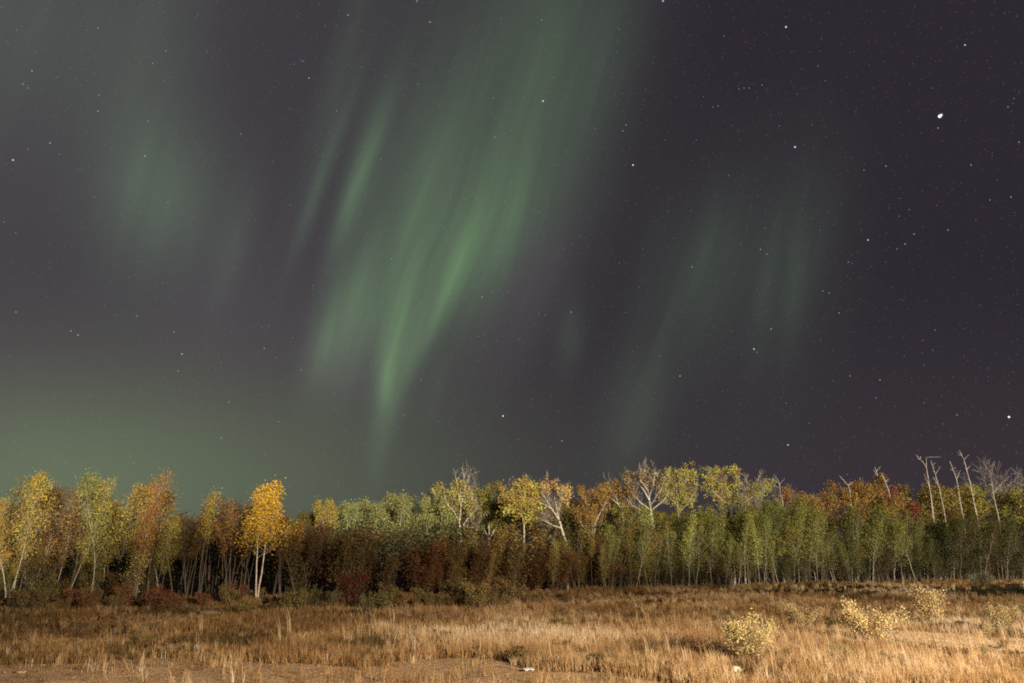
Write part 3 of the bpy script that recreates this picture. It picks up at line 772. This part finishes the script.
# ---- the skyline poplars told apart by their limbs
def limbed(Y, main, limbs, blobs, leaf, n, label, r=.17, size=.17, twigs=5, bark=WHITE):
    rng = np.random.default_rng(int(main[0][0]) + 5)
    p0 = at(*main[0], Y)
    x0, y0 = p0.x, Y
    z0 = gz(x0, y0)
    O = np.array([x0, y0, z0])
    o = thing('poplar_tree', tuple(O), label, 'tree')
    def path(L, k, dep, start=None):
        B = np.array([tuple(at(px, py, Y + dep * i)) for i, (px, py) in enumerate(L)]) - O
        if start is not None: B[0] = start[np.argmin(np.linalg.norm(start - B[0], axis=1))]
        c = np.concatenate([[0], np.cumsum(np.linalg.norm(np.diff(B, axis=0), axis=1))]); c /= c[-1]
        t = np.linspace(0, 1, k)
        return np.stack([np.interp(t, c, B[:, q]) for q in range(3)], 1) + np.cumsum(rng.normal(0, .025, (k, 3)), 0) * np.minimum(1, t * 3)[:, None]
    P = path(main, 16, .3)
    P = np.vstack([[0, 0, -.2], [0.02, 0, P[0, 2] * .5], P])
    T = Tube(); r *= .60
    T.add(P, r * np.linspace(1.25, .30, len(P)), 8)
    q = T.build('trunk', M_BIRCH, o); q.color = (*bark, 1)
    A, TW = [], Tube()
    def sprout(B, rr, L):
        for k in range(twigs):
            p, d = along(B, rng.uniform(.35, 1))
            S_ = stem(rng, p, d + rng.normal(0, .55, 3) + np.array([0, 0, .2]), L * rng.uniform(.6, 1.3), 4, .16, .08)
            TW.add(S_, np.linspace(rr, .014, 5), 4)
            for m_ in range(3):
                p2, d2 = along(S_, rng.uniform(.3, 1))
                S2 = stem(rng, p2, d2 + rng.normal(0, .6, 3), L * .5, 3, .15, .08)
                TW.add(S2, np.linspace(.018, .011, 4), 3)
    sprout(P[-8:], .026, 1.3)
    for i, L in enumerate(limbs):
        B = path(L, 10, rng.choice((-.5, .5)), P)
        T = Tube(); T.add(B, r * np.linspace(.62, .2, 10), 6)
        q = T.build('branch', M_BIRCH, o); q.color = (*bark, 1)
        sprout(B, .022, 1.1)
    q = TW.build('twigs', M_BIRCH, o); q.color = (.36, .30, .25, 1)
    for (cx, cyy, rx, ry) in blobs:
        c = np.array(tuple(at(cx, cyy, Y + rng.uniform(-.6, .6)))) - O
        sx, sz = rx / FPX * Y, ry / FPX * Y
        m_ = int(8 + sx * sz * 12)
        for k in range(m_):
            d = rng.normal(0, .45, 3)
            A.append(c + d * np.array([sx, (sx + sz) * .5, sz]))
    q = leaf_mesh('crown', rng, A, int(n * .85), size, .20, M_LEAF, o); q.color = (*leaf, 1)
limbed(80, [(461, 540), (459, 522), (462, 500), (463, 480), (463, 474)], [[(459, 522), (455, 512), (449, 505), (445, 495)], [(460, 528), (470, 517), (477, 508)], [(462, 505), (458, 490), (455, 476)], [(463, 495), (468, 482), (471, 474)], [(461, 512), (467, 500), (474, 492)]],
       [(440, 490, 7, 8), (461, 488, 7, 7), (455, 503, 19, 12), (471, 505, 9, 12), (449, 497, 8, 9)], (.40, .35, .12), 4600, 'yellow-green poplar with bare twigs on top, first tall one right of the willows')
limbed(78, [(524, 540), (524, 530), (522, 518), (518, 506), (512, 495)], [[(523, 524), (527, 512), (531, 500)], [(520, 510), (525, 497), (524, 487)]],
       [(525, 486, 16, 8), (514, 495, 13, 10), (533, 496, 10, 11), (522, 502, 14, 8), (515, 512, 10, 9), (532, 511, 9, 9)], (.46, .37, .10), 6500, 'dense yellow poplar with forked pale limbs left of the pinkish tree', .12, bark=PALE)
limbed(78, [(567, 545), (560, 522), (552, 509), (541, 503)], [[(560, 522), (556, 505), (553, 492), (549, 481)], [(557, 510), (562, 498), (560, 487)], [(561, 526), (550, 524), (542, 520)], [(555, 513), (546, 500), (541, 492)]],
       [(558, 490, 12, 7), (549, 486, 8, 4), (566, 496, 6, 9)], (.48, .30, .13), 1900, 'pinkish half-bare poplar with white slanting limbs', .17, twigs=8)
limbed(90, [(626, 536), (622, 512), (617, 500), (612, 486)], [[(621, 510), (627, 498), (628, 490)], [(618, 503), (610, 498), (604, 490)]],
       [(607, 489, 12, 8), (620, 490, 10, 9), (597, 497, 9, 7), (628, 497, 8, 8)], (.40, .27, .08), 3200, 'tan poplar with thin crown and white stem beside the big white-limbed tree', .14)
limbed(88, [(656, 540), (652, 515), (650, 500), (648, 485), (645, 470)], [[(652, 515), (642, 510), (632, 504), (625, 496)], [(650, 505), (656, 497), (660, 490), (663, 482)], [(650, 501), (643, 488), (636, 480), (630, 473)], [(655, 525), (645, 520), (636, 519)], [(649, 495), (653, 483), (655, 472)], [(647, 491), (640, 480), (641, 469)], [(640, 509), (634, 496), (628, 488)], [(653, 512), (663, 502), (668, 494)]],
       [(645, 476, 19, 7), (630, 486, 11, 9), (660, 486, 9, 9)], (.36, .25, .11), 1500, 'large half-bare poplar with spreading bright white limbs', .22, twigs=9)
limbed(96, [(680, 540), (680, 521), (679, 508), (678, 498), (676, 482)], [[(680, 514), (686, 504), (692, 494)], [(679, 506), (672, 498), (669, 488)], [(678, 497), (684, 486), (686, 477)]],
       [(679, 472, 16, 6), (669, 479, 8, 7), (690, 478, 9, 7), (680, 487, 15, 8), (689, 496, 8, 6), (668, 496, 8, 7), (681, 503, 13, 6)], (.44, .39, .12), 6000, 'upright yellow poplar with clear white stem', .19)
limbed(98, [(732, 540), (732, 517), (731, 503), (728, 490), (722, 478)], [[(731, 504), (722, 500), (714, 493)], [(734, 522), (741, 509), (748, 501), (756, 495), (764, 486)], [(729, 494), (736, 484), (737, 475)], [(727, 490), (716, 482), (710, 476)]],
       [(717, 472, 14, 6), (734, 471, 9, 5), (709, 481, 7, 7), (727, 487, 15, 9), (718, 484, 10, 6), (720, 498, 11, 7), (736, 500, 10, 7)], (.46, .40, .12), 6500, 'broad bright yellow poplar with white stem, tallest crown on the skyline', .2)
limbed(100, [(742, 535), (745, 510), (750, 500), (758, 492), (762, 483)], [[(750, 501), (748, 488), (746, 476)], [(757, 494), (766, 490), (772, 484)], [(755, 496), (757, 485), (760, 476)]],
       [(756, 492, 11, 7), (766, 487, 8, 6), (745, 498, 8, 5)], (.40, .36, .085), 3000, 'lower yellow-green poplar with slanting white limb right of the tallest crown', .16, twigs=7)
# ------------------------------------------------------------------ shrubs
def shrub(kind, i, px, py, hpx, leaf, bark, label, cat='shrub', group=None, width=1.0, name=None):
    x, y = hit(px, py)
    return plant(kind, i, px, y, py - hpx, leaf, bark, name or kind, label, cat, group, width)
shrub('thicket', 1, 124, 607, 54, (.46, .36, .15), GREY, 'big loose yellowish bush at the foot of the left aspens', width=1.25, name='shrub')
shrub('thicket', 3, 86, 606, 38, (.30, .26, .09), GREY, 'olive bush left of the big yellowish bush', width=1.2, name='shrub')
shrub('shrub', 2, 38, 606, 30, (.26, .22, .08), GREY, 'low olive bush beside the foot of the leaning aspen', width=1.0)
shrub('shrub', 2, 352, 609, 40, (.13, .035, .02), DARKB, 'dark red round shrub in front of the dark gap', width=1.0)
shrub('shrub', 3, 313, 611, 25, (.15, .12, .04), GREY, 'pointed olive shrub left of the dark red shrub', width=.8)
shrub('shrub', 0, 292, 610, 22, (.14, .10, .035), GREY, 'brownish low shrub right of the birch trunk', width=.9)
shrub('shrub', 1, 332, 612, 22, (.17, .14, .05), GREY, 'small olive shrub against the left foot of the dark red shrub', width=.8)
for k in range(34):
    px = 372 + k * 5.9 + RND.uniform(-5, 5)
    shrub('shrub', k, px, np.interp(px, (372, 480, 580), (612, 610, 602)) + RND.uniform(-3, 3), RND.choice((10, 13, 15, 18, 22, 27)) * np.interp(px, (372, 440, 500, 580), (1, 1.25, 1, .7)), vary(RND.choice([(.30, .21, .085), (.34, .20, .08), (.24, .19, .07), (.22, .12, .05)]), .2), GREY,
          'olive-brown shrub in the ragged rank before the middle wood', group='olive-brown shrubs before the middle wood', width=RND.uniform(.8, 1.3))
for k in range(46):
    px = -24 + k * 7.3 + RND.uniform(-5, 5)
    shrub('shrub', k, px, 609 + RND.uniform(-4, 4), RND.choice((7, 9, 11, 14, 18, 23)), vary(RND.choice([(.26, .13, .055), (.24, .15, .06), (.30, .23, .08), (.22, .19, .065), (.26, .11, .05)]), .2), GREY, 'low brown or olive shrub in the undergrowth along the left wood edge', group='low shrubs along the left wood edge', width=RND.uniform(.8, 1.5))
shrub('shrub', 3, 655, 606, 9, (.16, .05, .035), DARKB, 'low dark red shrub in the field before the green stand', width=2.0)
shrub('shrub', 1, 745, 601, 7, (.14, .12, .05), DARKB, 'low olive clump in the grass under the green stand', width=2.0)
PB = (.82, .64, .34)
shrub('bush', 0, 752, 661, 46, (.70, .57, .27), GREY, 'broad pale yellow bush above the flat white stone', width=1.25)
shrub('bush', 1, 874, 648, 48, PB, GREY, 'brightest pale yellow bush beside the straw track', width=1.2)
shrub('bush', 2, 936, 629, 42, PB, GREY, 'tall pointed pale bush behind the straw track', width=.75)
shrub('bush', 0, 909, 625, 20, (.64, .5, .26), GREY, 'small thin pale bush between the brightest and the pointed bush', width=.8)
shrub('bush', 1, 804, 631, 28, (.66, .5, .26), GREY, 'low straw-coloured bush left of the brightest bush', width=1.1)
shrub('bush', 2, 1003, 638, 34, (.60, .48, .24), GREY, 'thin pale bush near the right edge of the field', width=.9)
shrub('bush', 0, 778, 615, 15, (.66, .5, .26), GREY, 'small pale bush in the grass behind the straw-coloured bush', width=1.2)
shrub('bush', 1, 982, 588, 17, (.22, .22, .12), GREY, 'grey-green bush on the dark bank beneath the snags', width=1.2)
shrub('bush', 2, 965, 632, 12, (.40, .30, .10), GREY, 'tiny yellow bush right of the pointed pale bush', width=1.2)
for k in range(26):
    px = RND.uniform(690, 1060); py = RND.uniform(606, 668)
    shrub('bush', k, px, py, RND.uniform(9, 15) * (py - 556) / 70, vary(RND.choice([(.62, .48, .27), (.50, .36, .18), (.44, .36, .16)])), GREY, 'wispy pale young bush scattered through the right-hand grass', group='wispy pale bushes in the right-hand field', width=RND.uniform(.6, 1.0))
for k in range(70):
    px = RND.uniform(-40, 1070); py = RND.uniform(611, 664 if px < 600 else 682)
    hx, hy = hit(px, py)
    if dirt_mask(np.array([hx]), np.array([hy]))[0] > .2 or track_mask(np.array([hx]), np.array([hy]))[0] > .3: continue
    shrub('shrub', k, px, py, RND.uniform(5, 10) * (py - 556) / 70, vary(RND.choice([(.17, .15, .05), (.24, .12, .06), (.28, .19, .08), (.20, .16, .06), (.13, .11, .04)]), .2), DARKB, 'low leafy weed clump among the dry grass', 'weed', 'weed clumps scattered in the field', RND.uniform(1.3, 2.4), 'weed_clump')
for k, (px, py, hh) in enumerate(((845, 596, 6), (870, 597, 7), (895, 596, 8), (920, 597, 8), (950, 598, 9), (985, 598, 10), (1010, 598, 11), (1036, 598, 11), (1060, 598, 11))):
    shrub('shrub', k, px, py, hh, vary((.055, .065, .025)), DARKB, 'low dark green shrub on the bank below the right-hand wood', group='low shrubs on the dark bank', width=RND.uniform(2.2, 3.0))

# ------------------------------------------------------------------ grass
def scatter(rng, n, dens, ymin=20.5, ymax=118, px0=-110, px1=1134):
    """ground points thinning out with distance, kept where dens(x, y) allows"""
    ri = rng.uniform(1 / ymax, 1 / ymin, n)
    y = 1 / ri
    px = rng.uniform(px0, px1, n)
    x = (px - CX) / FPX * (y * F.y - CAM_H * F.z)
    ok = (y < np.interp(px, PXK, YEDGE) + 4)
    for sx, sy, sr in ((*hit(736, 673), .45), (*hit(528, 670), .35), (*hit(210, 613), .45), (*hit(20, 677), .4)):      # nothing grows on or right before a stone
        ok &= ~((np.abs(x - sx) < sr) & (y < sy + .3) & (y > sy - 1.4 * sr - 1.0))
    ok &= rng.random(n) < dens(x, y, px)
    return x[ok], y[ok], px[ok]
def blades(name, rng, x, y, per, h, w, lean, rad, tint, mat, label, hvar=.35, wind=(-.04, 0), frac=None):
    n = len(x) * per
    X, Y = np.repeat(x, per), np.repeat(y, per)
    ht = np.repeat(h * rng.uniform(1 - hvar, 1 + hvar, len(x)), per) * rng.uniform(.55, 1.15, n)
    if frac is not None: ht *= np.repeat(frac, per)
    tt = np.clip(np.repeat(tint, per) + rng.normal(0, .10, n), 0, 1)
    a = rng.uniform(0, 6.283, n); rr = rad * np.sqrt(rng.random(n))
    bx, by = X + np.cos(a) * rr, Y + np.sin(a) * rr
    bz = height(bx, by) - .02
    az = rng.uniform(0, 6.283, n)
    ld = np.abs(rng.normal(0, lean, n)) * ht
    dx, dy = np.cos(az) * ld + wind[0] * ht, np.sin(az) * ld + wind[1] * ht
    f = rng.uniform(-.6, .6, n)                            # faces roughly across the view, turned at random
    ww = w * rng.uniform(.6, 1.3, n) * np.clip(Y / 35, .8, 2.2)
    ox, oy = np.cos(f) * ww / 2, np.sin(f) * ww / 2
    P0 = np.stack([bx - ox, by - oy, bz], 1); P1 = np.stack([bx + ox, by + oy, bz], 1)
    P2 = np.stack([bx + dx * .35 + ox * .8, by + dy * .35 + oy * .8, bz + ht * .6], 1)
    P3 = np.stack([bx + dx * .35 - ox * .8, by + dy * .35 - oy * .8, bz + ht * .6], 1)
    P4 = np.stack([bx + dx, by + dy, bz + ht * np.clip(1 - np.abs(ld / ht) * .25, .5, 1)], 1)
    V = np.stack([P0, P1, P2, P3, P4], 1).reshape(-1, 3)
    b = np.arange(n)[:, None] * 5
    o = mesh_obj(name, V, [b + np.array([[0, 1, 2, 3]]), b + np.array([[3, 2, 4]])], mat, attrs={'tint': np.repeat(tt, 5)})
    tag(o, label, None, None, 'stuff')
    return o
M_STRAW = grass_material('straw_grass', [(0, (.10, .062, .028)), (.25, (.27, .145, .066)), (.5, (.48, .300, .140)), (.74, (.63, .455, .260)), (1, (.78, .63, .45))])
M_WEED = grass_material('brown_weed', [(0, (.105, .078, .028)), (.25, (.17, .108, .042)), (.55, (.31, .165, .064)), (.8, (.39, .255, .10)), (1, (.46, .32, .18))])
rg = np.random.default_rng(5)
lowz = lambda x, y: 1 - .78 * np.clip(1.7 - np.abs(y - np.interp(x, TRACK[:, 0], TRACK[:, 1]) + 3) / 4, 0, 1) * np.clip((x - TRACK[0, 0]) / 3, 0, 1)
open_ = lambda x, y: 1 - .97 * np.clip(dirt_mask(x, y) * 1.3, 0, 1)
wide = lambda p: np.interp(p, (-110, 150, 350, 520, 640, 1134), (0, .05, .3, .75, 1, 1))
# low brown weeds everywhere but on the bare earth
x, y, p = scatter(rg, 60000, lambda x, y, p: open_(x, y) * (1 - .93 * track_mask(x, y)) * np.clip(2.6 * fbm(x * .5, y * .30, 21) - .55, .05, 1))
pat = fbm(x * .16, y * .10, 23)
blades('brown_weeds', rg, x, y, 7, (.12 + .38 * pat) * lowz(x, y), .020, .5, .18, np.clip(2.2 * fbm(x * .25, y * .16, 22) - .62 + rg.normal(0, .12, len(x)), 0, 1), M_WEED, 'low brown weeds covering the whole field')
# dry tufts standing apart, short to the left
x, y, p = scatter(rg, 15000, lambda x, y, p: open_(x, y) * (1 - .85 * track_mask(x, y)) * np.clip(3.4 * fbm(x * .4, y * .22, 27) - 1.1, 0, 1))
blades('dry_tufts', rg, x, y, 14, (.16 + .22 * rg.random(len(x)) + .15 * wide(p)) * lowz(x, y), .015, .42, .12, np.clip(.25 + .35 * wide(p) + rg.normal(0, .2, len(x)), 0, 1), M_STRAW, 'dry tufts of bunch grass standing apart in the field')
# tall straw, thick to the right and in the middle
def d_tall(x, y, p):
    patch = np.clip((fbm(x * .2, y * .13, 31) - .46) * 8, 0, 1)
    bank = 1 - .9 * np.exp(-((y - np.interp(x, BERM[:, 0], BERM[:, 1] + 1)) / 5.0) ** 2) * (x > BERM[0, 0])
    edge = np.clip((np.interp(p, PXK, YEDGE) + 1 - y) / 5, 0, 1)
    front = 1 - .93 * np.clip(1.6 - np.abs(y - np.interp(x, TRACK[:, 0], TRACK[:, 1]) + 5) / 4, 0, 1) * (x > TRACK[0, 0])
    near = 1 - .6 * np.clip((31 - y) / 4, 0, 1) * (p > 660)
    return near * open_(x, y) * (1 - .97 * track_mask(x, y)) * (.06 + .94 * patch) * (.10 + .9 * wide(p)) * bank * edge * front
x, y, p = scatter(rg, 40000, d_tall)
pat = fbm(x * .2, y * .13, 35)
blades('straw_grass', rg, x, y, 8, (.18 + .6 * pat) * lowz(x, y), .014, .42, .19, np.clip(2.0 * fbm(x * .18, y * .12, 33) - .48 + rg.normal(0, .14, len(x)), 0, 1), M_STRAW, 'tall dry straw-coloured grass swaying across the field')
# a few long stalks leaning in the foreground to the right
x, y, p = scatter(rg, 900, lambda x, y, p: wide(p) * (1 - dirt_mask(x, y)) * .6, ymax=40)
blades('long_stalks', rg, x, y, 5, .75 + .35 * rg.random(len(x)), .014, .12, .10, np.clip(.6 + rg.normal(0, .2, len(x)), 0, 1), M_STRAW, 'long leaning pale stalks in the right foreground', wind=(-.2, 0))
# trodden straw lying on the track
x, y, p = scatter(rg, 42000, lambda x, y, p: np.clip(track_mask(x, y) * 1.2 - .1, 0, 1) * np.clip(2.5 * fbm(x * .5, y * .5, 61) - .4, .15, 1), ymin=26, ymax=46, px0=740)
blades('trodden_straw', rg, x, y, 9, .08 + .05 * rg.random(len(x)), .016, 1.1, .25, np.clip(.82 + rg.normal(0, .14, len(x)), 0, 1), M_STRAW, 'trodden pale straw lying flat along the track')
# stiff pale stubble in clumps by the bare earth
def d_stub(x, y, p):
    dm = dirt_mask(x, y)
    c = np.interp(px_of(x, y), px_of(DIRT_LINE[:, 0], DIRT_LINE[:, 1]), DIRT_LINE[:, 1])
    ring = np.clip(1 - np.abs(y - c - 1.6) / 3.2, 0, 1)
    return (ring + .02 * dm) * np.clip((fbm(x * .45, y * .5, 41) - .47) * 7, 0, 1) * np.interp(p, (-100, 640, 700), (1, 1, .2))
x, y, p = scatter(rg, 16000, d_stub, ymax=48)
blades('dry_stubble', rg, x, y, 9, .24 + .16 * rg.random(len(x)), .014, .12, .10, np.clip(.55 + rg.normal(0, .2, len(x)), 0, 1), M_STRAW, 'stiff pale stubble around the bare earth', wind=(-.02, 0))
# rank undergrowth at the wood edge
def d_under(x, y, p):
    e = np.interp(p, PXK, YEDGE)
    return np.clip(1 - np.abs(y - e + 1) / np.interp(p, (0, 600, 1000), (4.5, 4, 3)), 0, 1)
x, y, p = scatter(rg, 60000, d_under, ymin=45, ymax=125)
blades('undergrowth', rg, x, y, 7, (.28 + .55 * fbm(x * .3, y * .3, 53)) * np.interp(p, (380, 480), (.5, 1)), .026, .45, .3, np.clip(fbm(x * .3, y * .3, 52) * 1.3 - .15 + .12 * (p < 420) - .3 * (p > 780), 0, 1), M_WEED, 'rank brown undergrowth along the foot of the wood')

# clods and pebbles on the bare earth, and broken thatch
def clods():
    x, y, p = scatter(rg, 4200, lambda x, y, p: np.clip(dirt_mask(x, y) + .1 * track_mask(x, y), 0, 1) * np.clip(3 * fbm(x * .8, y * .8, 71) - .7, .05, 1), ymax=40)
    n = len(x)
    oct_ = np.array([(1, 0, 0), (0, 1, 0), (-1, 0, 0), (0, -1, 0), (0, 0, 1), (.7, .7, .45), (-.7, .7, .4), (-.7, -.7, .5), (.7, -.7, .4)], float)
    r = .012 + .045 * rg.random(n) ** 4
    V = oct_[None] * r[:, None, None] * rg.uniform(.65, 1.3, (n, 9, 1)) * np.array([1.2, 1, .8])
    V = V + np.stack([x, y, height(x, y)], 1)[:, None]
    f = np.array([(0, 1, 5), (1, 2, 6), (2, 3, 7), (3, 0, 8), (0, 5, 8), (1, 6, 5), (2, 7, 6), (3, 8, 7), (4, 8, 5), (4, 5, 6), (4, 6, 7), (4, 7, 8)])
    o = mesh_obj('pebbles', V.reshape(-1, 3), [(np.arange(n)[:, None, None] * 9 + f[None]).reshape(-1, 3)], plain('clod', (.30, .20, .125), .95, 1.7, .45))
    tag(o, 'earth clods and pebbles strewn over the bare ground', None, None, 'stuff')
clods()
x, y, p = scatter(rg, 6000, lambda x, y, p: dirt_mask(x, y) * np.clip(4 * fbm(x * .7, y * .7, 73) - 1.5, 0, 1), ymax=40)
blades('broken_thatch', rg, x, y, 6, .035 + .05 * rg.random(len(x)), .014, 1.6, .2, np.clip(.45 + rg.normal(0, .22, len(x)), 0, 1), M_STRAW, 'broken dead thatch lying on the bare earth', wind=(0, 0))

# ------------------------------------------------------------------ stones and litter
M_STONE, M_WSTONE = plain('stone', (.34, .24, .19), .9, 3.0, .3, .6), plain('white_stone', (.72, .64, .54), .8, 9.0, .2, .5)
M_PAPER = plain('white_paper', (.85, .82, .78), .6, 20.0, .1)
def stone(px, py, wpx, hpx, mat, label, seed, name='stone'):
    x, y = hit(px, py)
    w = wpx / FPX * y; h = hpx / FPX * y
    rng = np.random.default_rng(seed)
    nu, nv = 18, 10
    V, Q = [], []
    for j in range(nv + 1):
        ph = math.pi * j / nv
        for i in range(nu):
            th = 2 * math.pi * i / nu
            d = np.array([math.sin(ph) * math.cos(th), math.sin(ph) * math.sin(th), math.cos(ph)])
            k = 1 + .22 * math.sin(3 * d[0] + seed) * math.cos(2.3 * d[1] + seed * 2) + .12 * math.sin(6 * d[2] + 5 * d[0] + seed)
            d = np.sign(d) * np.abs(d) ** .75 * k
            V.append((d[0] * w / 2, d[1] * w * .35, d[2] * h * .62 + h * .4))
    for j in range(nv):
        for i in range(nu):
            Q.append((j * nu + i, (j + 1) * nu + i, (j + 1) * nu + (i + 1) % nu, j * nu + (i + 1) % nu))
    o = mesh_obj(name, np.array(V), [np.array(Q)], mat, smooth=True)
    o.location = (x, y, gz(x, y)); o.rotation_euler = (0, 0, rng.uniform(-.3, .3))
    return tag(o, label, 'stone')
stone(210, 613, 19, 4, M_STONE, 'flat pinkish boulder on the low bank left of the birch', 3, 'boulder')
stone(736, 673, 13, 4.5, M_WSTONE, 'flat whitish stone in the grass below the pale yellow bush', 5)
stone(20, 677, 9, 2.5, M_STONE, 'small flat grey-pink stone on the bare earth', 8)
def paper(px, py, wpx, label):
    x, y = hit(px, py); w = wpx / FPX * y
    rng = np.random.default_rng(3); n = 7
    gx, gy = np.meshgrid(np.linspace(-.5, .5, n), np.linspace(-.5, .5, n))
    Z = .16 * np.abs(np.sin(gx * 5 + gy * 4)) + .10 * np.cos(gy * 9) ** 2 + rng.uniform(0, .08, gx.shape)
    top = np.stack([gx.ravel() * w, gy.ravel() * w * .7, Z.ravel() * w + .012], 1)
    V = np.vstack([top, top - np.array([0, 0, .006])])
    i = np.arange(n * n).reshape(n, n)
    Qt = np.stack([i[:-1, :-1].ravel(), i[:-1, 1:].ravel(), i[1:, 1:].ravel(), i[1:, :-1].ravel()], 1)
    o = mesh_obj('crumpled_paper', V, [np.vstack([Qt, Qt[:, ::-1] + n * n])], M_PAPER)
    o.location = (x, y, gz(x, y)); o.rotation_euler = (0, 0, .4)
    tag(o, label, 'litter')
paper(528, 670, 10, 'crumpled white paper lying where the grass meets bare earth')
